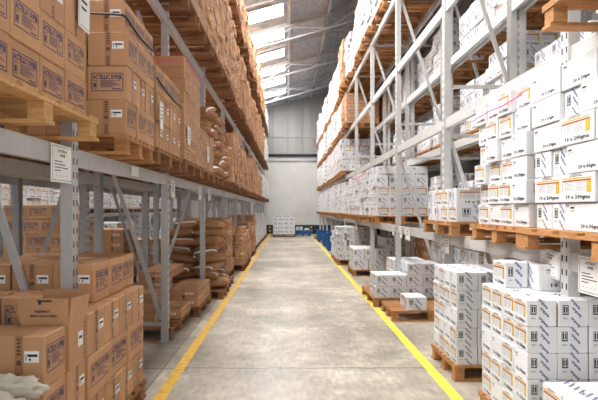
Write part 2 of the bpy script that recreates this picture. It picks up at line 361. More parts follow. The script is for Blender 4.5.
for y_ in [15.7-2.5*5, 15.7-2.5*4, 8.2, 10.7, 13.2, 15.7, 18.2, 20.7, 23.2, 25.7, 28.2, 30.7]:
    m = MB(); a, b = -4.6, -.18
    m.poly([(a, y_-.52, RZ(a)-.0), (a, y_+.52, RZ(a)-.0), (b, y_+.52, RZ(b)-.0), (b, y_-.52, RZ(b)-.0)], 'skylight'); struct(m, 'window_%d' % k); k += 1

# ------------------------------------------------------------ racks
OCC = []   # occluder boxes for the visibility count
def occ(x0, x1, y0, y1, z0, z1): OCC.append((x0, x1, y0, y1, z0, z1))
FY = [.8, 3.65, 6.5, 9.35, 12.2, 15.05, 17.9, 20.75, 23.6, 26.45, 29.3, 32.0]
def post_mesh(h, s, k):
    m = MB(); wx, wy = .085, .1     # s: x direction of the aisle side
    m.box(-.004, .004, -wy/2, wy/2, 0, h, k) if 0 else None
    xf = s*wx/2; xb = -s*wx/2
    a, b = sorted((xf, xf-s*.006)); m.box(a, b, -wy/2, wy/2, 0, h, k)
    a, b = sorted((xf-s*.006, xb)); m.box(a, b, -wy/2, -wy/2+.006, 0, h, k); m.box(a, b, wy/2-.006, wy/2, 0, h, k)
    z = .12
    while z < h-.1:
        for q in (-.028, .028):
            e = xf+s*.0008; f = [(e, q-.009, z), (e, q+.009, z), (e, q+.009, z+.045), (e, q-.009, z+.045)]
            m.poly(f if s > 0 else f[::-1], 'slot')
        z += .1
    return m.mesh('post')
def rack(name, label, xf, s, depth, levels, hgt, frames, mk, beam_h=.13):
    """xf: front (aisle) x, s: direction from front to rear"""
    root = tag(empty(name, (xf, frames[0], 0)), label, 'rack', 'pallet racks')
    pf = post_mesh(hgt, -s, mk); pr = post_mesh(hgt, s, mk); xr = xf+s*depth
    O = Vector((xf, frames[0], 0)); m = MB(); m.box(-.07, .07, -.075, .075, 0, .01, mk); fp = m.mesh('foot_plate')
    for i, y in enumerate(frames):
        for me_, x in ((pf, xf), (pr, xr)):
            po = inst('upright_post', me_, root, Vector((x, y, 0))-O); inst('foot_plate', fp, po)
        for x in (xf, xr): occ(x-.04, x+.04, y-.05, y+.05, 0, hgt)
        for z in (.22, 2.64, 3.27, 5.65):
            if z < hgt: m = MB(); m.bar((s*.04, y-frames[0], z), (s*(depth-.04), y-frames[0], z), .03, .045, mk); m.build('horizontal_brace', root)
        for z0, z1 in ((.28, 2.6), (3.32, 5.6), (5.7, hgt-.1)):
            if z1 > hgt or z1-z0 < .8: continue
            m = MB(); a = (0, depth) if i % 2 else (depth, 0)
            if s > 0: a = a[::-1] if i % 2 else a
            elif xf > -2: a = (0, depth) if i in (1, 2, 5, 7, 9) else (depth, 0)
            m.bar((s*(.05+a[0]*.88), y-frames[0]+.0, z0), (s*(.05+a[1]*.88), y-frames[0], z1), .03, .05, mk); m.build('diagonal_brace', root)
    for (y0, y1) in zip(frames, frames[1:]):
        for z in levels:
            for x, sg in ((xf, -s), (xr, s)):
                m = MB(); a, b = sorted((x+sg*.0, x+sg*.062)) if 0 else (x-.026, x+.026)
                L = (y0+.05, y1-.05)
                m.box(-.026, .026, L[0]-frames[0], L[1]-frames[0], z-beam_h, z, mk)
                xx = sg*.0275
                for zz, t in ((z-beam_h+.02, .002), (z-.022, .002)): m.box(min(xx, xx-sg*.003), max(xx, xx-sg*.003), L[0]-frames[0], L[1]-frames[0], zz, zz+t+.001, 'rack')
                for yy in (L[0], L[1]-.006): m.box(-.034, .034, yy-frames[0], yy+.006-frames[0], z-beam_h-.03, z+.03, mk)
                o = m.build('beam', root, (x-xf, 0, 0)); occ(x-.026, x+.026, L[0], L[1], z-beam_h, z)
    return root
LZ = (2.14, 4.2, 6.45); RZL = (1.39, 2.86, 4.35, 5.75)
rack('pallet_rack', 'long grey steel pallet rack of brown cartons along left side of aisle', -1.58, -1, .86, LZ, 7.9, FY, 'rack')
rack('pallet_rack', 'grey steel pallet rack standing back to back behind the left aisle rack', -2.62, -1, .86, LZ[:1], 4.3, FY[:9], 'rack')
rack('pallet_rack', 'white painted pallet rack of white cartons along right side of aisle', 2.04, 1, .84, RZL, 7.3, FY, 'rack_w')
rack('pallet_rack', 'white painted pallet rack behind the right aisle rack, seen through its bays', 3.0, 1, .84, RZL[:3], 6.2, FY[:9], 'rack_w')
rack('pallet_rack', 'distant grey rack of white cartons across the far left aisle', -6.6, -1, .9, (1.56, 3.4), 5.2, FY[2:], 'rack')

# ------------------------------------------------------------ pallets
PH = .16
def pallet_parts(px, py):
    """deck boards run along x, stringer boards along y; px,py size"""
    out = []; t = .022; 
    n = 7; wd = py/n*.74
    for i in range(n):
        m = MB(); c = -py/2+wd/2+i*(py-wd)/(n-1); m.box(-px/2, px/2, -wd/2, wd/2, 0, t, 'WOOD'); out.append(('deck_board', m, (0, c, PH-t)))
    for x in (-px/2+.05, 0, px/2-.05):
        m = MB(); m.box(-.05, .05, -py/2, py/2, 0, .02, 'WOOD'); out.append(('stringer_board', m, (x, 0, PH-t-.02)))
        for y in (-py/2+.07, 0, py/2-.07):
            m = MB(); m.box(-.04, .05, -.055, .055, 0, .0965, 'WOOD') if x < 0 else m.box(-.05, .04 if x > 0 else .05, -.055, .055, 0, .0965, 'WOOD'); out.append(('block', m, (x, y, .0215)))
    for y in (-py/2+.05, 0, py/2-.05):
        m = MB(); m.box(-px/2, px/2, -.055, .055, 0, .022, 'WOOD'); out.append(('bottom_board', m, (0, y, 0)))
    return out
PC = {}
def pallet_meshes(px, py, mk):
    k = (round(px, 2), round(py, 2), mk)
    if k not in PC:
        M['WOOD'] = M[mk]; PC[k] = [(n, m.mesh(n), l) for n, m, l in pallet_parts(px, py)]
    return PC[k]
PW = {}
def pallet_whole(px, py, mk):
    k = (round(px, 2), round(py, 2), mk)
    if k not in PW:
        M['WOOD'] = M[mk]; W = MB()
        for n, m, l in pallet_parts(px, py):
            b = len(W.v); W.v += [(v[0]+l[0], v[1]+l[1], v[2]+l[2]) for v in m.v]; W.f += [tuple(b+q for q in f) for f in m.f]; i = W.mi('WOOD'); W.m += [i]*len(m.f)
        PW[k] = W.mesh('pallet')
    return PW[k]
npal = 0
def pallet(x0, x1, y0, y1, z, label, mk='wood', rz=0):
    cx, cy = (x0+x1)/2, (y0+y1)/2; near = y0 < 9.4
    occ(x0, x1, y0, y1, z, z+PH)
    if near:
        r = empty('pallet', (cx, cy, z), rz)
        for n, me, l in pallet_meshes(x1-x0, y1-y0, mk): inst(n, me, r, l)
    else: r = inst('pallet', pallet_whole(x1-x0, y1-y0, mk), None, (cx, cy, z), rz)
    tag(r, label, 'pallet', 'wooden pallets'); return r

# ------------------------------------------------------------ stacks of cartons
ORD = ['bottom', 'second', 'third', 'fourth', 'fifth', 'sixth', 'seventh', 'eighth', 'ninth', 'tenth', 'eleventh', 'twelfth', 'thirteenth', 'fourteenth']
NTH = ['nearest'] + ORD[1:]
BX = []
def add_box(kind, x, y, z, lx, ly, h, var, rz, label, flat=False, jr=.0):
    BX.append(dict(kind=kind, x=x, y=y, z=z, lx=lx, ly=ly, h=h, var=var, rz=rz, label=label, flat=flat))
def stack(kind, s, xa, y0, z, rows, name, depth=1.0, length=1.1, H=None, pal=True, flat=False, pmk=None, plabel=None, poff=None, jit=.004, drop=None, pspan=None):
    """s=-1 left rack (aisle face at xa, boxes go to -x), s=+1 right rack.
    rows: list of codes per layer: 'L' long side to the aisle, 'S' short side to the aisle, with optional size overrides (ly along aisle, lx into rack)"""
    if H is None: H = .27 if kind == 'brown' else .195
    base = z+(PH if pal else 0)
    if pal:
        o = poff if poff is not None else .02
        a, b = xa-s*o, xa+s*(depth+.02)
        ys = pspan or (y0-.02, y0+length+.02)
        pallet(min(a, b), max(a, b), ys[0], ys[1], z, plabel or ('wooden pallet under %s' % name), pmk or ('wood' if s > 0 else 'wood_dark'))
    nl = len(rows)
    for k, row in enumerate(rows):
        if row is None: continue
        code = row[0]
        wy = row[1] if len(row) > 1 else {'brown': {'L': .32, 'S': .28}, 'white': {'L': .40, 'S': .26}}[kind][code]
        wx = row[2] if len(row) > 2 else {'brown': {'L': .28, 'S': .32}, 'white': {'L': .26, 'S': .40}}[kind][code]
        ny = max(1, round(length/wy)); nx = max(1, round(depth/wx)); wy = length/ny; wx = depth/nx
        for j in range(ny):
            for i in range(nx):
                top = k == nl-1
                if not (i == 0 or j == 0 or top or (drop and drop(i+1, j, k)) or (i == nx-1 and False) or (drop and k+1 < nl and drop(i, j, k+1))):
                    continue
                if drop and drop(i, j, k): continue
                jx = random.uniform(-jit, jit)*(2 if i == 0 else 1); jy = random.uniform(-jit, jit)*.5
                x = xa+s*(wx*(i+.5))+jx; y = y0+wy*(j+.5)+jy
                var = row[3] if len(row) > 3 else random.choice('PPPQ')
                if len(var) > 1: var = var[j % len(var)]
                lab = '%s row%s, %s along, %s' % (ORD[k] if k else 'bottom', ' up' if k else '', NTH[j], ('%s in, ' % ORD[i]) if i else '')
                rz = random.uniform(-.006, .006); gp = .006 if y0 < 8 else .022
                if y0 > 8: x += random.uniform(-.022, .022)*(i == 0)
                add_box(kind, x, y, base+H*k, wx-.006, wy-gp, H-(.002 if y0 < 8 else .006), (code, var), rz, (lab, name), flat)
L = lambda *a: ('L',)+a
S_ = lambda *a: ('S',)+a

# ---- left floor
W4 = ('S', .26, .28)
stack('brown', -1, -1.305, 2.72, 0, [L(.27,.28), L(.27,.28), L(.27,.28)], 'nearest left floor stack', .84, .27, .285, plabel='pallet under nearest brown floor stack on left', pspan=(2.0, 3.27))
stack('brown', -1, -1.33, 2.05, 0, [L(.3,.3), L(.3,.3)], 'front left corner stack', .9, .62, .285, pal=False)
for b in BX[-40:]:
    if b['label'][1] == 'front left corner stack': b['z'] += PH
stack('brown', -1, -1.305, 3.0, 0, [S_(.27,.3), S_(.27,.3)], 'open carton column on left floor', .3, .27, .285, pal=False)
for b in BX:
    if b['label'][1] == 'open carton column on left floor': b['z'] += PH
stack('brown', -1, -1.62, 3.32, 0, [S_(.3,.28)]*4, 'left floor boxes behind open carton', .84, .3, .27, pal=False)
for b in BX:
    if b['label'][1] == 'left floor boxes behind open carton': b['z'] += .04
stack('brown', -1, -1.305, 3.29, 0, [S_(.31,.42), L(.42,.30), S_(.31,.42), L(.42,.3)][:3], 'second left floor stack', 1.0, 1.27, .285, drop=lambda i, j, k: i > 0 and j == 0, plabel='pallet under second brown floor stack on left')
stack('brown', -1, -1.41, 3.68, PH+.285*3, [L(.32,.3)], 'top of second left floor stack', .92, .96, .285, pal=False)
stack('brown', -1, -1.48, 7.09, 0, [L(.31,.4)], 'low flat cartons on left floor', .95, .62, .14, flat=True, plabel='half empty wooden pallet beside second left post', pspan=(6.5, 7.75), poff=-.02)
stack('brown', -1, -1.41, 7.95, 0, [L(.3,.4)]*4, 'flat carton stack before left sacks', .95, 1.2, .14, flat=True, drop=lambda i, j, k: (k > 1 and i < 1), plabel='pallet under flat cartons before left sacks')
stack('brown', -1, -1.75, 6.7, PH, [L(.3,.4)]*3, 'rear flat cartons on left floor', .7, .35, .14, flat=True, pal=False)
stack('brown', -1, -1.2, 13.9, 0, [S_(.38,.42), L(.4,.3), S_(.38,.5), L(.4,.36), S_(.38,.45)], 'boxes beyond left sacks', .95, 1.15, .21, flat=True, plabel='pallet under brown boxes beyond left sacks', jit=.02)
stack('brown', -1, -1.22, 15.3, 0, [S_(.38,.42), L(.4,.3), S_(.38,.5), L(.4,.36)], 'fourth left floor stack', .95, 1.15, .22, flat=True, jit=.02)
stack('brown', -1, -1.45, 12.2, 0, [S_(.38,.42), L(.4,.3), S_(.38,.5), L(.4,.36), S_(.38,.42), L(.4,.3)], 'left floor stack behind sacks', .95, 1.15, .22, flat=True, jit=.02)
stack('brown', -1, -1.3, 16.8, 0, [S_(.38,.42), L(.4,.3), S_(.38,.5), L(.4,.36), S_(.38,.42)], 'fifth left floor stack', .95, 1.15, .22, flat=True, jit=.02)
stack('brown', -1, -1.25, 18.3, 0, [S_(.38,.42), L(.4,.3), S_(.38,.5), L(.4,.36)], 'sixth left floor stack', .95, 1.15, .22, flat=True, jit=.02)
for i, (y, n) in enumerate(((19.9, 6), (21.4, 4), (22.9, 6), (24.4, 5), (26, 6), (27.5, 6), (29, 5), (30.5, 6))):
    stack('brown' if i == 0 else 'white', -1, -1.35, y, 0, [S_(.4,.5)]*n, 'left floor stack %s beyond sixth' % ['first', 'second', 'third', 'fourth', 'fifth', 'sixth', 'seventh', 'eighth'][i], .95, 1.15, .22, flat=True, jit=.02)
# stacks across the second aisle, seen under the left shelf
stack('brown', -1, -3.55, 9.3, 0, [S_(.42,.36), S_(.4,.42), L(.42,.4), S_(.4,.42), S_(.42,.36), S_(.42, .4)], 'brown stack behind left rack', 1.7, .42, .27, pal=True, drop=lambda i, j, k: k == 5 and i < 1, plabel='pallet under brown stack behind left rack')
stack('brown', -1, -3.55, 10.9, 0, [L(.42,.4)]*5, 'second brown stack behind left rack', 1.0, .9, .22, plabel='pallet under second brown stack behind left rack')
stack('white', -1, -4.2, 12.4, 0, [L(.4,.3)]*5, 'white stack behind left rack', 1.0, 1.0, .24, plabel='pallet under white stack behind left rack')
stack('brown', -1, -3.4, 13.55, 0, [L(.42,.4)]*3, 'low brown stack behind left rack', 1.0, .9, .24, plabel='pallet under low brown stack behind left rack')
for i in range(8):
    y = 9.6+i*2.6
    stack('white', -1, -6.5, y, 1.56, [L(.4,.3)]*4, 'far left aisle first shelf, %s pallet' % NTH[i], 1.0, 2.2, .26, jit=.015)
    if i % 2 == 0 or i > 3: stack('white', -1, -6.5, y, 0, [L(.4,.3)]*(3+i % 3), 'far left aisle floor, %s pallet' % NTH[i], 1.0, 1.2, .26, jit=.015)

# ---- left middle shelf (z 2.14)
zl = LZ[0]
stack('brown', -1, -1.45, 1.98, zl+.035, [L(.33,.3), L(.33,.3), S_(.33,.42), L(.33,.3), L(.33,.3)], 'left middle shelf nearest pallet', .95, 1.64, .272, poff=.12, pmk='wood_pale', pspan=(2.1, 3.55), plabel='pale wooden pallet at left edge on middle shelf')
stack('brown', -1, -1.29, 4.05, zl, [L(.27,.32), S_(.27,.32), L(.27,.32)], 'left middle shelf second pallet', .98, .81, .275, pmk='wood', poff=.0, plabel='pale wooden pallet under second left shelf stack')
stack('brown', -1, -1.33, 4.10, zl+PH+.275*3, [L(.3,.32)], 'strapped top of second left shelf stack', .9, .9, .275, pal=False)
stack('brown', -1, -1.28, 4.93, zl, [S_(.27,.34), S_(.27,.34), L(.3,.32)], 'left middle shelf third pallet', .98, 1.08, .272, plabel='dark wooden pallet under third left shelf stack')
stack('brown', -1, -1.25, 6.12, zl, [L(.38,.3)]*9, 'left middle shelf fourth pallet', .98, 1.1, .14, flat=True, plabel='wooden pallet under pink strapped flat cartons')
stack('brown', -1, -1.25, 7.3, zl, [L(.38,.3)]*4, 'left middle shelf fifth pallet', .98, 1.15, .14, flat=True, plabel='wooden pallet under low flat cartons on left shelf')
pallet(-2.3, -1.25, 8.6, 9.75, zl, 'wooden pallet under nearer kraft sacks on left shelf', 'wood_dark')
pallet(-2.3, -1.25, 9.85, 11.0, zl, 'wooden pallet under farther kraft sacks on left shelf', 'wood_dark')
yy = 11.3; i = 7
while yy < 32:
    wht = yy > 23.2
    n = random.choice((4, 5, 6, 6)); 
    stack('white' if wht else 'brown', -1, -1.25+random.uniform(-.05, .03), yy, zl, ([S_(.4,.4)]*5 if wht else [random.choice((L(.38,.3), S_(.36,.4))) for _ in range(n)]), 'left middle shelf %s pallet' % ORD[min(i, 13)] if i <= 13 else 'left middle shelf pallet %s from far end' % ORD[1+int((33-yy)/1.3) % 12], .98, 1.15, .22 if wht else random.choice((.15, .2, .22)), flat=True, jit=.02)
    yy += 1.32; i += 1
# ---- left upper shelf (z 4.2)
zl = LZ[1]; yy = 4.45; i = 0
while yy < 32.3:
    wht = yy > 25
    n = 11 if yy < 12 else random.choice((7, 9, 10)); 
    HH = .155 if not wht else .22
    if wht: n = 6
    if yy < 6.8: n = 4
    stack('white' if wht else 'brown', -1, -1.25+(random.uniform(-.05, .03) if yy > 8 else 0), yy, zl, [random.choice((L(.38,.3), S_(.3,.38))) for _ in range(n)], 'left upper shelf %s pallet' % NTH[i] if i < 14 else 'left upper shelf pallet %s before far end' % NTH[int((33-yy)/1.28)], .98, 1.15, HH, flat=True, jit=.014)
    yy += 1.28; i += 1
# ---- left top shelf (z 6.45)
zl = LZ[2]; yy = 11.0; i = 0
while yy < 32.3:
    wht = yy > 27
    n = random.choice((5, 7, 8)) if not wht else 4
    if i == 6: n = 8
    stack('white' if wht else 'brown', -1, -1.25+random.uniform(-.06, .04), yy, zl, [random.choice((L(.38,.3), S_(.3,.38))) for _ in range(n)], 'left top shelf %s pallet' % NTH[i] if i < 14 else 'left top shelf pallet %s before far end' % NTH[int((33-yy)/1.3)], .95, 1.12, .155 if not wht else .22, flat=True, jit=.014)
    yy += 1.3; i += 1

# ---- left rear rack, stacks added to shade the bays under the shelf
for i in range(9):
    stack('brown', -1, -2.62, 1.0+1.33*i, LZ[0], [L(.38,.3)]*4, 'left rear rack shelf %s pallet' % NTH[i], .9, 1.2, .25, flat=True)
# ---- right floor
h5 = .183
stack('white', 1, 1.64, 2.35, 0, [L(.215,.3,'PPQ')]*2, 'lowest white stack at bottom right', .96, .92, .212, plabel='pallet at bottom right corner')
stack('white', 1, 1.64, 3.465, 0, [S_(.205,.215,'PPQP'), S_(.205,.215,'PPPP'), S_(.205,.215,'QPQQ'), S_(.205,.215,'PPPP'), S_(.205,.215,'PPPP')], 'nearest right floor stack', 1.07, .82, h5, plabel='pallet under nearest right floor stack')
stack('white', 1, 1.66, 4.985, 0, [S_(.195,.217,'PPPQ'), S_(.195,.217,'PQQP'), S_(.195,.217,'QQPP'), S_(.195,.217,'PPPP'), S_(.195,.217,'QQPQ')], 'second right floor stack', 1.085, .78, h5, plabel='pallet under second right floor stack')
stack('white', 1, 1.5, 8.74, 0, [S_(.3,.28,'P'), S_(.3,.28,'P'), S_(.3,.28,'Q')], 'right floor stack beside sunlit pallet end', 1.12, .6, .2, drop=lambda i, j, k: k == 2 and i < 2, plabel='long pallet under fourth right floor stack', pspan=(8.72, 10.15))
stack('white', 1, 1.95, 9.4, PH, [S_(.3,.28,'P')]*3, 'rear boxes of fourth right pallet', .6, .6, .2, pal=False)
stack('white', 1, 1.65, 12.78, 0, [S_(.36,.4,'Q'), S_(.36,.3,'P'), S_(.36,.4,'Q')], 'stepped right floor stack', 1.2, 1.1, .27, drop=lambda i, j, k: k == 2 and i < 2, plabel='pallet under stepped right floor stack')
stack('white', 1, 1.5, 15.3, 0, [S_(.4,.3,'P'), S_(.36,.3,'Q'), S_(.36,.34,'P'), S_(.36,.3,'P'), S_(.36,.3,'P')], 'tall right floor stack', 1.05, 1.1, .2, plabel='pallet under tall right floor stack', jit=.02)
stack('white', 1, 1.52, 16.6, 0, [S_(.4,.3,'P')]*4, 'stack behind tall right floor stack', 1.05, 1.1, .2, plabel='pallet behind tall right floor stack', jit=.02)
add_box('white', 1.79+.16, 7.66+.21, PH, .31, .41, .2, ('S', 'P'), .02, ('', 'single white carton on nearly empty pallet beside yellow line'))
pallet(1.57, 2.77, 7.62, 8.5, 0, 'nearly empty wooden pallet beside right yellow line holding one carton')
for (x, y, a, b) in ((1.81, 4.12, .18, .24), (2.14, 4.0, .46, .3), (2.56, 4.02, .34, .36)):
    add_box('white', x, y, PH+h5*5, a, b, .2, ('S', 'P' if a < .3 else 'T'), .01, ('', {1.81: 'small white carton atop nearest right floor stack behind hanging paper', 2.14: 'large white carton atop nearest right floor stack by hanging paper', 2.56: 'large white carton atop nearest right floor stack behind right post'}[x]))
# ---- right first shelf (z 1.39)
zr = RZL[0]
A = 'RQTP'
pallet(1.82, 2.94, 2.0, 3.98, zr, 'pale wooden pallet at right edge on first shelf', 'wood')
for k, row in enumerate(('TTRPTR', 'PPTRPR', 'TTRTPR', 'RPTRPT', 'RTRRPT', 'RRTRPR')):
    y = 3.97
    for j, c in enumerate(row):
        wy_ = .245 if c == 'T' else .41
        for i in range(3):
            if i and not (k == 5 or j == len(row)-1): continue
            add_box('white', 1.93+.33*(i+.5)+random.uniform(-.028, .02), y-wy_/2, zr+PH+.195*k, .324, wy_-.014, .19, ('S', c), random.uniform(-.006, .006),
                    ('%s row%s, %s from far end, %s' % (ORD[k], ' up' if k else '', (['first']+ORD[1:])[j], ('%s in, ' % ORD[i]) if i else ''), 'right first shelf nearest pallet'))
        y -= wy_
stack('white', 1, 1.92, 4.04, zr, [S_(.27,.4,'QPQP'), S_(.27,.4,'QPPP'), S_(.27,.4,'QPPP'), S_(.27,.4,'QQQP'), S_(.27,.4,'QPPQ'), S_(.27,.4,'PPQQ')], 'right first shelf second pallet', 1.0, 1.08, .195, poff=.06, jit=.016, plabel='wooden pallet under pink strapped white cartons')
stack('white', 1, 1.92, 5.77, zr, [L(.28,.4,'PPTT'), L(.28,.4,'UPPT')], 'right first shelf third pallet', 1.0, 1.16, .195, poff=.06, plabel='wooden pallet under two rows of white cartons')
stack('white', 1, 1.93, 11.05, zr, [S_(.36,.3,'U'), S_(.3,.27,'P'), S_(.36,.3,'U'), S_(.3,.27,'Q'), S_(.36,.38,'T')], 'tall stack on right first shelf', 1.14, 1.1, .218, plabel='wooden pallet under tall stack on right first shelf')
yy = 12.35; i = 4
while yy < 32.5:
    stack('white', 1, 1.92+random.uniform(-.05, .04), yy, zr, [random.choice((S_(.36,.36,'PQ'), S_(.36,.36,'T'), S_(.3,.36,'P'))) for _ in range(random.choice((4, 5, 5)))], 'right first shelf %s pallet' % ORD[i] if i < 14 else 'right first shelf pallet %s before far end' % NTH[int((33-yy)/1.3)], 1.0, 1.14, .218, jit=.014)
    yy += 1.3; i += 1
# ---- right second shelf
zr = RZL[1]
stack('white', 1, 1.76, 1.9, zr, [L(.4,.3,'R')]*2, 'right second shelf nearest pallet', 1.0, 1.38, .2, poff=.1, plabel='overhanging wooden pallet at top right corner')
yy = 17.4; i = 1
while yy < 32.5:
    stack('white', 1, 1.84+(0 if i == 1 else random.uniform(-.1, .08)), yy, zr, [S_(.36,.36,'PQ'), S_(.36,.36,'U')]*2+[S_(.36,.36,'QP')], 'right second shelf %s pallet' % ORD[i], 1.0, 1.14, .22, jit=.014)
    yy += 1.3; i += 1
# ---- right third shelf
zr = RZL[2]; yy = 16.4; i = 0
while yy < 32.5:
    b = i in (0,)
    stack('brown' if b else 'white', 1, 1.9+random.uniform(-.06, .06), yy, zr, [S_(.36,.36,'PQ')]*(4 if b else random.choice((4, 5))), 'right third shelf %s pallet' % NTH[i], 1.1 if b else 1.0, 1.14, .24 if b else .218, flat=b, jit=.014)
    yy += 1.3; i += 1
# ---- right top shelf
zr = RZL[3]; yy = 9.0; i = 0
while yy < 32.5:
    b = i in (6,)
    stack('brown' if b else 'white', 1, 1.9+(-.1 if b else random.uniform(-.05, .05)), yy, zr, [S_(.36,.36,'PQ')]*random.choice((6, 7)), 'right top shelf %s pallet' % NTH[i] if i < 14 else 'right top shelf pallet %s before far end' % NTH[int((33-yy)/1.3)], 1.0, 1.14, .21, flat=b, jit=.014)
    yy += 1.3; i += 1
stack('brown', 1, 3.05, 16.4, RZL[2], [S_(.36,.36)]*4, 'right rear rack third shelf farthest pallet', 1.0, 1.14, .24, flat=True)
# ---- right rear rack
for z, nm, seq in ((0, 'floor', (3.9, 5.3, 6.8, 8.2, 9.7, 11.1, 12.6)), (RZL[0], 'first shelf', (3.9, 5.2, 6.7, 8.0, 9.6, 10.9, 12.5)), (RZL[1], 'second shelf', (3.9, 5.2, 6.7, 8.0, 9.6, 10.9, 12.5, 13.8)), (RZL[2], 'third shelf', (3.9, 5.2, 6.7, 8.0, 9.6, 10.9, 12.5, 13.8))):
    for i, y in enumerate(seq):
        br = (nm == 'floor' and i == 5)
        stack('brown' if br else 'white', 1, 3.09, y, z, [random.choice((S_(.3,.36,'PQ'), S_(.36,.28,'U'), S_(.3,.3,'Q'), S_(.36,.3,'T'))) for _ in range(random.choice((3, 4, 5)) if z else 5)], 'right rear rack %s %s pallet' % (nm, NTH[i]), 1.0, 1.14, .21, jit=.014)
# ---- pallet at the far wall
stack('white', -1, .42, 30.7, 0, [S_(.4,.33)]*4, 'far wall pallet', 1.32, 1.1, .25, plabel='pallet of white cartons standing at far wall', jit=.01)
stack('white', -1, .2, 30.7, PH+1.0, [S_(.4,.4)], 'top of far wall pallet', .95, .5, .15, pal=False)

# ------------------------------------------------------------ pick which cartons are individuals
polyv = []; polyf = []; owner = []
def cub(x0, x1, y0, y1, z0, z1, who):
    n = len(polyv); polyv.extend([(x0,y0,z0),(x1,y0,z0),(x1,y1,z0),(x0,y1,z0),(x0,y0,z1),(x1,y0,z1),(x1,y1,z1),(x0,y1,z1)])
    for f in ((0,3,2,1),(4,5,6,7),(0,1,5,4),(1,2,6,5),(2,3,7,6),(3,0,4,7)): polyf.append(tuple(n+a for a in f)); owner.append(who)
for q, b in enumerate(BX): cub(b['x']-b['lx']/2, b['x']+b['lx']/2, b['y']-b['ly']/2, b['y']+b['ly']/2, b['z'], b['z']+b['h'], q); b['vis'] = 0
for o_ in OCC: cub(*o_, -1)
bv = BVHTree.FromPolygons(polyv, polyf)
for py in range(3, 400, 2):
    for px in range(0, 598, 2):
        d = Vector(((px+.5-288)/FPX, 1, (209-py-.5)/FPX)).normalized()
        h_ = bv.ray_cast(Vector((0, 0, H0)), d, 60)
        if h_[2] is not None and owner[h_[2]] >= 0: BX[owner[h_[2]]]['vis'] += 1
def words(s): return len(s.replace(',', ' ').split())
nind = {}
for kind, GRP in (('brown', 'brown cartons stacked on the pallets'), ('white', 'white cartons stacked on the pallets')):
    Ls = sorted([b for b in BX if b['kind'] == kind], key=lambda b: (-b['vis'], b['y']))
    ind, rest = Ls[:300], Ls[300:]
    print('CARTONS', kind, len(Ls), 'visible', sum(1 for b in Ls if b['vis'] > 0), 'smallest individual', ind[-1]['vis'])
    q = lambda v: round(v/.01)*.01
    for b in ind:
        near = b['y'] < 7.2 and b['vis'] > 8
        code, var = b['var']
        lx, ly, h = b['lx'], b['ly'], b['h']
        # rotate so that the print or tape side faces the aisle
        if kind == 'brown':
            if code == 'L': dims = (ly, lx); rot = math.pi/2
            else: dims = (lx, ly); rot = 0
            a = (round(dims[0], 3), round(dims[1], 3), round(h, 3))
            me = cached(brown_body, *a, b['flat'], near)
        else:
            v = {'T': 'Q', 'U': 'P'}.get(var, var); dims = (lx, ly); rot = 0
            if var in 'TU': dims = (ly, lx); rot = math.pi/2
            a = (round(dims[0], 3), round(dims[1], 3), round(h, 3))
            if b['x'] < 0 and var in 'PQ': v = 'Q' if v == 'P' else 'P'
            me = cached(white_body, *a, v, near)
        o = inst('%s_carton' % kind, me, None, (b['x'], b['y'], b['z']), rot+b['rz'])
        if near:
            if kind == 'brown' and not b['flat']:
                inst('packing_tape', cached(brown_tape, *a), o); inst('shipping_label', cached(brown_label, *a, 'left' if code == 'L' else 'right'), o)
            if kind == 'white': inst('printed_tape', cached(white_tape, *a), o)
        lab, nm = b['label']
        full = ('%s carton, %s%s' % (kind, lab, nm)) if lab else nm
        tag(o, full, 'box', GRP)
    if rest:
        mb = MB()
        for b in rest:
            c = 'card' if kind == 'brown' else 'wcard'
            x0, x1, y0, y1, z0, z1 = b['x']-b['lx']/2, b['x']+b['lx']/2, b['y']-b['ly']/2, b['y']+b['ly']/2, b['z'], b['z']+b['h']
            mb.box(x0, x1, y0, y1, z0, z1, c)
            if b['vis'] > 0 or b['y'] < 20:
                s = 1 if b['x'] < 0 else -1; xa = x1 if s > 0 else x0
                F = Face(mb, (xa, y0 if s > 0 else y1, z0), (0, s, 0), (0, 0, 1), (s, 0, 0), y1-y0, z1-z0)
                G = Face(mb, (x0, y0, z0), (1, 0, 0), (0, 0, 1), (0, -1, 0), x1-x0, z1-z0)
                if kind == 'brown':
                    F.rect(.2, .5, .8, .7, 'ink'); F.rect(.3, .25, .7, .3, 'ink'); G.rect(.2, .5, .8, .68, 'ink'); G.rect(.3, .3, .7, .34, 'ink')
                    if random.random() < .3: F.rect(.6, .35, .85, .65, 'white', .0018)
                else:
                    if random.random() < .5: F.rect(.1, .72, .9, .79, 'orange'); F.rect(.84, .4, .92, .74, 'yellow')
                    F.rect(.3, .12, .85, .22, 'grey'); F.rect(.12, .5, .4, .7, 'grey')
                    G.rect(.14, .48, .3, .8, 'grey'); mb.poly([G.P(.42,.8), G.P(.5,.86), G.P(.75,.4), G.P(.67,.34)], 'wblue')
                    if random.random() < .3: G.rect(.1, .72, .9, .78, 'orange')
        o = mb.build('%s_cartons' % kind); tag(o, 'distant %s cartons stacked along the racks toward the far wall' % kind, 'boxes', None, 'stuff')

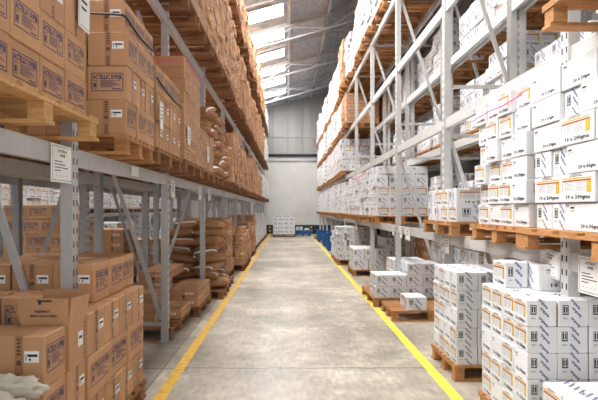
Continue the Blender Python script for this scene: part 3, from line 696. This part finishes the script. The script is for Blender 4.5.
# ------------------------------------------------------------ open carton with raised flaps
bx_, by_, bz_ = -1.305, 3.01, PH+.285*2
m = MB(); W_, D_, Hh, t = .29, .255, .283, .004
x0, x1, y0, y1 = bx_-W_, bx_, by_, by_+D_
m.box(x0, x1, y0, y1, bz_, bz_+t, 'card'); m.box(x0, x1, y0, y0+t, bz_+t, bz_+Hh, 'card'); m.box(x0, x1, y1-t, y1, bz_+t, bz_+Hh, 'card')
m.box(x0, x0+t, y0+t, y1-t, bz_+t, bz_+Hh, 'card'); m.box(x1-t, x1, y0+t, y1-t, bz_+t, bz_+Hh, 'card')
ob = m.build('open_carton'); tag(ob, 'open brown carton with raised flaps behind nearest left floor box', 'box')
def flap(pts, d, draw=None):
    m = MB(); p = [Vector(q) for q in pts]; d = Vector(d); 
    for f in ([p[0], p[1], p[2], p[3]], [q+d for q in (p[3], p[2], p[1], p[0])]): m.poly(f, 'card')
    for a, b in ((0, 1), (1, 2), (2, 3), (3, 0)): m.poly([p[b], p[a], p[a]+d, p[b]+d], 'card')
    if draw: draw(m)
    return m.build('flap', ob)
zt = bz_+Hh
def dr(m):
    F = Face(m, (x0-.02, y0-.012, zt), (1,0,0), (0,-.05,1), (0,-1,0), W_+.02, .15)
    F.text('T3523HP-LT', .36, .48, .3, 'black', ht=.09); F.text('BKAT:1213-6176KG', .28, .3, .5, 'black', ht=.09); F.rect(.42, .9, .7, .98, 'inkbrown'); F.rect(.44, .8, .49, .98, 'ink')
flap([(x0,y0,zt),(x1,y0,zt),(x1-.002,y0-.012,zt+.155),(x0-.02,y0-.012,zt+.155)], (0,t,0), dr)
flap([(x1,y0+.004,zt),(x1,y1,zt),(x1+.02,y1+.01,zt+.14),(x1+.012,y0+.004,zt+.155)], (-t,0,0))
flap([(x1,y1,zt),(x0,y1,zt),(x0+.0,y1+.03,zt+.165),(x1-.01,y1+.03,zt+.165)], (0,-t,0))
flap([(x0,y1,zt),(x0,y0,zt),(x0-.05,y0,zt+.12),(x0-.05,y1,zt+.12)], (t,0,0))
m = MB(); F = Face(m, (x1, y0, bz_), (0,1,0), (0,0,1), (1,0,0), D_, Hh); F.rect(.5, .4, .78, .72, 'white'); F.rect(.55, .56, .74, .62, 'black', .0018); m.build('shipping_label', ob)
m = MB(); F = Face(m, (x1, y0, bz_), (0,1,0), (0,0,1), (1,0,0), D_, Hh); F.rect(.84, 0, .95, 1, 'tape'); 
for j in range(9): F.rect(.865, .05+.1*j, .925, .11+.1*j, 'inkbrown', .0018)
m.build('packing_tape', ob)

# ------------------------------------------------------------ canvas cloth bundle on the corner box
def blob(name, cx, cy, cz, rx, ry, rz_, seed, amp, k, parent=None, ex=1.0, fold=6):
    bm = bmesh.new(); bmesh.ops.create_icosphere(bm, subdivisions=4, radius=1)
    for v in bm.verts:
        p = v.co.copy(); sg = lambda q: math.copysign(abs(q)**ex, q)
        n_ = noise.noise(Vector((p.x*2.2+seed, p.y*2.2, p.z*2.2)))+.5*noise.noise(Vector((p.x*fold, p.y*2+seed, p.z*fold)))
        f = 1+amp*n_*.8-.22*abs(noise.noise(Vector((p.x*4+seed, p.y*4, p.z*4+seed))))*2; v.co = Vector((sg(p.x)*rx*f, sg(p.y)*ry*f, sg(p.z)*rz_*f))
        if v.co.z < -rz_*.8: v.co.z = -rz_*.8
    me = bpy.data.meshes.new(name); bm.to_mesh(me); bm.free(); me.materials.append(M[k]); me.polygons.foreach_set('use_smooth', [True]*len(me.polygons))
    return inst(name, me, parent, (cx, cy, cz))
cz0 = PH+.57
cv = tag(empty('canvas_cloth', (-1.36, 2.42, cz0)), 'crumpled off-white canvas cloth lying on the corner box at bottom left', 'cloth')
blob('cloth_roll', -.06, .1, .062, .2, .09, .075, 3.1, .45, 'canvas', cv, 1, 5)
blob('cloth_roll', -.03, -.07, .045, .22, .1, .055, 8.7, .5, 'canvas', cv, 1, 5)
blob('cloth_fold', -.14, .03, .09, .1, .12, .05, 5.2, .6, 'canvas', cv, 1, 6)
m = MB(); m.box(-.03, .03, -.0015, .0015, 0, .045, 'white'); tag(m.build('paper_slip', None, (-1.735, 3.305, PH+.57)), 'small white paper slip on brown box left of the open carton', 'paper')

# ------------------------------------------------------------ kraft sacks
def sack_mesh(seed, lx, ly, h):
    bm = bmesh.new(); bmesh.ops.create_cube(bm, size=2); bmesh.ops.subdivide_edges(bm, edges=bm.edges[:], cuts=7, use_grid_fill=True)
    for v in bm.verts:
        x, y, z = v.co; e = max(abs(x), abs(y)); th = (1-.72*abs(x)**3.2)*(1-.6*abs(y)**4)
        n_ = noise.noise(Vector((x*1.6+seed, y*1.6, z)))*.24+noise.noise(Vector((x*4+seed, y*4, z*2)))*.1
        v.co = Vector((x*lx/2*(1-.07*abs(y)**2), y*ly/2*(1-.1*abs(x)**2), z*h/2*th*(1+n_)+.03*h*math.sin(3*x+seed)))
    me = bpy.data.meshes.new('sack'); bm.to_mesh(me); bm.free(); me.materials.append(M['sack']); me.polygons.foreach_set('use_smooth', [True]*len(me.polygons)); return me
def band_mesh(seed, lx, ly, h):
    # white stitched closing band wrapped round one end of the sack
    m = MB(); n = 14
    def ring(x):
        pts = []
        for j in range(n):
            a = 2*math.pi*j/n; y = math.copysign(abs(math.cos(a))**.5, math.cos(a)); z = math.copysign(abs(math.sin(a))**.7, math.sin(a)); th = (1-.72*abs(x)**3.2)*1.08
            pts.append((x*lx/2, y*ly/2*(1-.1*x*x)*1.02, z*h/2*th))
        return pts
    r0, r1 = ring(.84), ring(.95)
    for j in range(0, n//2): m.poly([r0[j], r0[(j+1) % n], r1[(j+1) % n], r1[j]], 'white')
    return m.mesh('closing_band')
SM = [(sack_mesh(q*3.7, .62, .46, .2), band_mesh(q*3.7, .62, .46, .2)) for q in range(4)]
def sack(x, y, z, rx, ry, rz, q, label, lab=True):
    o = inst('kraft_sack', SM[q % 4][0], None, (x, y, z)); o.rotation_euler = (rx, ry, rz)
    if lab: inst('closing_band', SM[q % 4][1], o)
    tag(o, label, 'sack', 'brown kraft sacks'); return o
pallet(-2.35, -1.22, 9.5, 10.5, 0, 'wooden pallet under nearer kraft sacks on left floor', 'wood_dark')
pallet(-2.35, -1.25, 10.6, 11.6, 0, 'wooden pallet under farther kraft sacks on left floor', 'wood_dark')
rnd = random.Random(5); q = 0
for k in range(8):
    for j, y in enumerate((9.85, 10.75)):
        for i, x in enumerate((-1.5, -2.08)):
            a = rnd.uniform(-.3, .3); tx = rnd.uniform(-.16, .16); xx = x+rnd.uniform(-.07, .07)-(.012*k if i == 0 else 0)
            sack(xx, y+rnd.uniform(-.06, .06), PH+.1+.163*k, tx, rnd.uniform(-.2, .2), a+(math.pi/2*(-1 if rnd.random() < .55 else 2)), q,
                 '%s kraft sack%s in %s pile on left floor, %s' % (ORD[k] if k else 'bottom', ' up' if k else '', ('nearer', 'farther')[j], ('aisle side', 'inner side')[i])); q += 1
for k in range(7):
    for j in range(6):
        if k == 6 and j > 3: continue
        x = -1.52+rnd.uniform(-.06, .06)-.01*k
        o = sack(x, 8.83+.38*j+rnd.uniform(-.04, .04), LZ[0]+PH+.1+.165*k, rnd.uniform(-.35, .35), rnd.uniform(-.2, .2), rnd.uniform(-.35, .35), q,
             '%s row%s kraft sack on left middle shelf, %s along' % (ORD[k] if k else 'bottom', ' up' if k else '', NTH[j]), q % 4 == 0); q += 1
        o.scale = (.9, .85, .95)

# ------------------------------------------------------------ papers and stickers on the racks
def paper(x, ya, yb, z0, z1, s, label, lines=True, name='paper_sign', tilt=0.0):
    """flat sheet facing the aisle; s=+1 faces +x (left rack), s=-1 faces -x (right rack)"""
    o = tag(empty(name, (x, (ya+yb)/2, z1)), label, 'sign'); W = yb-ya; H = z1-z0; o.rotation_euler = (tilt, 0, 0)
    m = MB(); m.box(-.0012, .0012, -W/2, W/2, -H, 0, 'white'); sh = m.build('sheet', o)
    if lines:
        m = MB(); F = Face(m, (s*.0012, -s*W/2, -H), (0, s, 0), (0, 0, 1), (s, 0, 0), W, H)
        F.frame(.05, .05, .95, .95, .003, 'black', .0008)
        if lines == 2:
            F.text('ACTELLIC', .3, .8, .4, 'black', 0, .001, .07); F.text('SUPER', .38, .68, .24, 'black', 0, .001, .07)
            for j, (a, b) in enumerate(((.14, .5), (.14, .62), (.14, .74), (.14, .42))): F.rect(a, .54-.08*j, b, .565-.08*j, 'black', .001)
            for j in range(4): F.rect(.2+.15*j, .17, .25+.15*j, .19, 'strap_p', .001)
        else:
            for j in range(4): F.rect(.25, .8-.14*j, .75-.06*(j % 2), .85-.14*j, 'black', .001)
        m.build('printing', sh)
    return o
paper(-1.545, 3.29, 3.63, 1.88, 2.135, 1, 'large printed paper notice on left beam by nearest post', 2)
paper(-1.545, 6.67, 6.9, 1.85, 2.085, 1, 'printed paper on left beam just past the second post')
paper(-1.545, 8.72, 9.0, 1.86, 2.09, 1, 'printed paper on left beam just before the third post')
paper(-1.545, 9.78, 10.1, 1.86, 2.09, 1, 'printed paper on left beam just past the third post')
paper(-1.545, 4.98, 5.22, 2.03, 2.125, 1, 'small white sticker on left beam', 0, 'sticker')
paper(-1.437, 3.46, 3.66, 2.96, 3.32, 1, 'white sheet hanging at end of nearest left shelf cartons')
paper(-1.235, 4.88, 5.0, 2.48, 2.74, 1, 'white sheet hanging on third left shelf stack')
paper(-1.232, 6.2, 6.38, 2.5, 2.72, 1, 'white sheet hanging on flat cartons of fourth left shelf pallet')
paper(-1.232, 7.7, 7.9, 2.42, 2.66, 1, 'white sheet hanging on fifth left shelf pallet')
paper(2.002, 3.71, 4.0, 1.18, 1.385, -1, 'tilted printed notice left of nearest right post', 2, tilt=.06)
paper(2.002, 3.2, 3.48, 1.13, 1.38, -1, 'printed notice right of nearest right post', 2)
paper(2.002, 6.28, 6.44, 1.14, 1.38, -1, 'narrow printed paper at second right post')
paper(2.002, 8.28, 8.62, 1.18, 1.385, -1, 'widest of three papers hanging by third right post')
paper(2.002, 8.86, 9.05, 1.18, 1.385, -1, 'middle of three papers hanging by third right post')
paper(2.002, 9.5, 9.7, 1.2, 1.385, -1, 'leftmost of three papers hanging by third right post')
paper(2.002, 14.6, 14.85, 1.1, 1.385, -1, 'distant white paper hanging from right first beam')
for y_, z_ in ((4.75, 2.78), (5.4, 2.79)): paper(2.008, y_, y_+.1, z_-.02, z_+.045, -1, 'grey printed sticker on right second beam, %s one' % ('nearer' if y_ < 5 else 'farther'), 1, 'sticker')

# ------------------------------------------------------------ straps
def strap(pts, k, label, r=.006):
    P = [Vector(p) for p in pts]; out = []
    for a, b in zip(P, P[1:]):
        for t in range(4): out.append(a.lerp(b, t/4))
    out.append(P[-1]); m = MB(); m.tube(out, r, k); tag(m.build('%s_strap' % ('black' if k == 'strap_k' else 'pink')), label, 'strap')
strap([(-2.0,4.085,3.3),(-1.5,4.085,3.28),(-1.34,4.085,3.27),(-1.318,4.11,3.262),(-1.316,4.5,3.22),(-1.31,4.98,3.24)], 'strap_k', 'black strap round top cartons of second left shelf stack', .009)
strap([(-1.27,4.9,2.97),(-1.265,5.2,2.93),(-1.265,5.6,2.9),(-1.265,6.0,2.9)], 'strap_k', 'black strap round third left shelf stack', .009)
strap([(-1.9,6.1,3.5),(-1.26,6.1,3.5),(-1.232,6.13,3.5),(-1.232,6.7,3.5),(-1.232,7.22,3.49)], 'strap_p', 'pink strap round top of flat cartons on left shelf')
strap([(1.872,4.04,2.62),(1.872,4.4,2.6),(1.872,4.7,2.61),(1.872,5.12,2.59)], 'strap_p', 'pink strap across top row of second right shelf pallet')
strap([(1.85,12.4,2.58),(1.85,13.4,2.5),(1.85,14.6,2.56)], 'strap_p', 'distant pink strap on right first shelf cartons', .01)

# ------------------------------------------------------------ far end: blue crates, bollards
def crate_parts(root, lx, ly, h):
    m = MB(); m.box(-lx/2, lx/2, -ly/2, ly/2, .1, .14, 'blue'); m.build('crate_floor', root)
    for sx in (-1, 1):
        m = MB(); 
        m.box(sx*lx/2-.02, sx*lx/2+.02, -ly/2, ly/2, .1, h, 'blue')
        for j in range(5): y = -ly/2+.08+j*(ly-.16)/4; m.box(sx*(lx/2+.02)-.015, sx*(lx/2+.02)+.015, y-.02, y+.02, .1, h, 'blue')
        m.build('side_wall', root)
    for sy in (-1, 1):
        m = MB(); m.box(-lx/2, lx/2, sy*ly/2-.02, sy*ly/2+.02, .1, h, 'blue')
        for j in range(5): x = -lx/2+.08+j*(lx-.16)/4; m.box(x-.02, x+.02, sy*(ly/2+.02)-.015, sy*(ly/2+.02)+.015, .1, h, 'blue')
        m.build('side_wall', root)
    for sx in (-1, 0, 1): m = MB(); m.box(sx*(lx/2-.06)-.06, sx*(lx/2-.06)+.06, -ly/2, ly/2, 0, .1, 'blue'); m.build('skid', root)
for (x, y, z, lx, ly, h, lb) in ((2.1, 21.0, 0, .95, 1.05, .72, 'tall blue plastic crate on right floor beyond white stacks, nearest of three'), (2.1, 23.4, 0, .95, 1.1, .5, 'blue plastic crate on right floor, second of three'), (2.05, 26.4, 0, 1.0, 1.2, .6, 'blue plastic crate on right floor nearest the far wall'), (.95, 32.3, 0, 1.0, .8, .36, 'low blue plastic crate by far wall holding white goods')):
    r = tag(empty('blue_crate', (x, y, z)), lb, 'crate'); crate_parts(r, lx, ly, h)
m = MB(); m.box(-.22, .22, -.17, .17, 0, .42, 'wcard'); m.box(-.03, .03, -.172, .172, .001, .421, 'grey'); tag(m.build('white_box', None, (.72, 32.3, .14)), 'white box standing in the low blue crate by far wall', 'box')
o = blob('white_bag', 1.2, 32.3, .30, .2, .2, .2, 2.2, .3, 'wcard'); tag(o, 'white bag in the low blue crate by far wall', 'bag')
pallet(1.5, 2.3, 28.2, 29.2, 0, 'empty wooden pallet on right floor near far wall')
for x in (-1.2, 1.52):
    m = MB(); n = 12
    for j in range(6):
        k = 'line_l' if j % 2 == 0 else 'slot'
        pts0 = [(.07*math.cos(2*math.pi*a/n), .07*math.sin(2*math.pi*a/n), .11*j) for a in range(n)]; pts1 = [(p[0], p[1], .11*(j+1)) for p in pts0]
        for a in range(n): m.poly([pts0[a], pts0[(a+1) % n], pts1[(a+1) % n], pts1[a]], k)
    m.poly(pts1, 'line_l'); tag(m.build('bollard', None, (x, 33.3, 0)), 'yellow and black bollard at far wall, %s of aisle' % ('left' if x < 0 else 'right'), 'bollard')
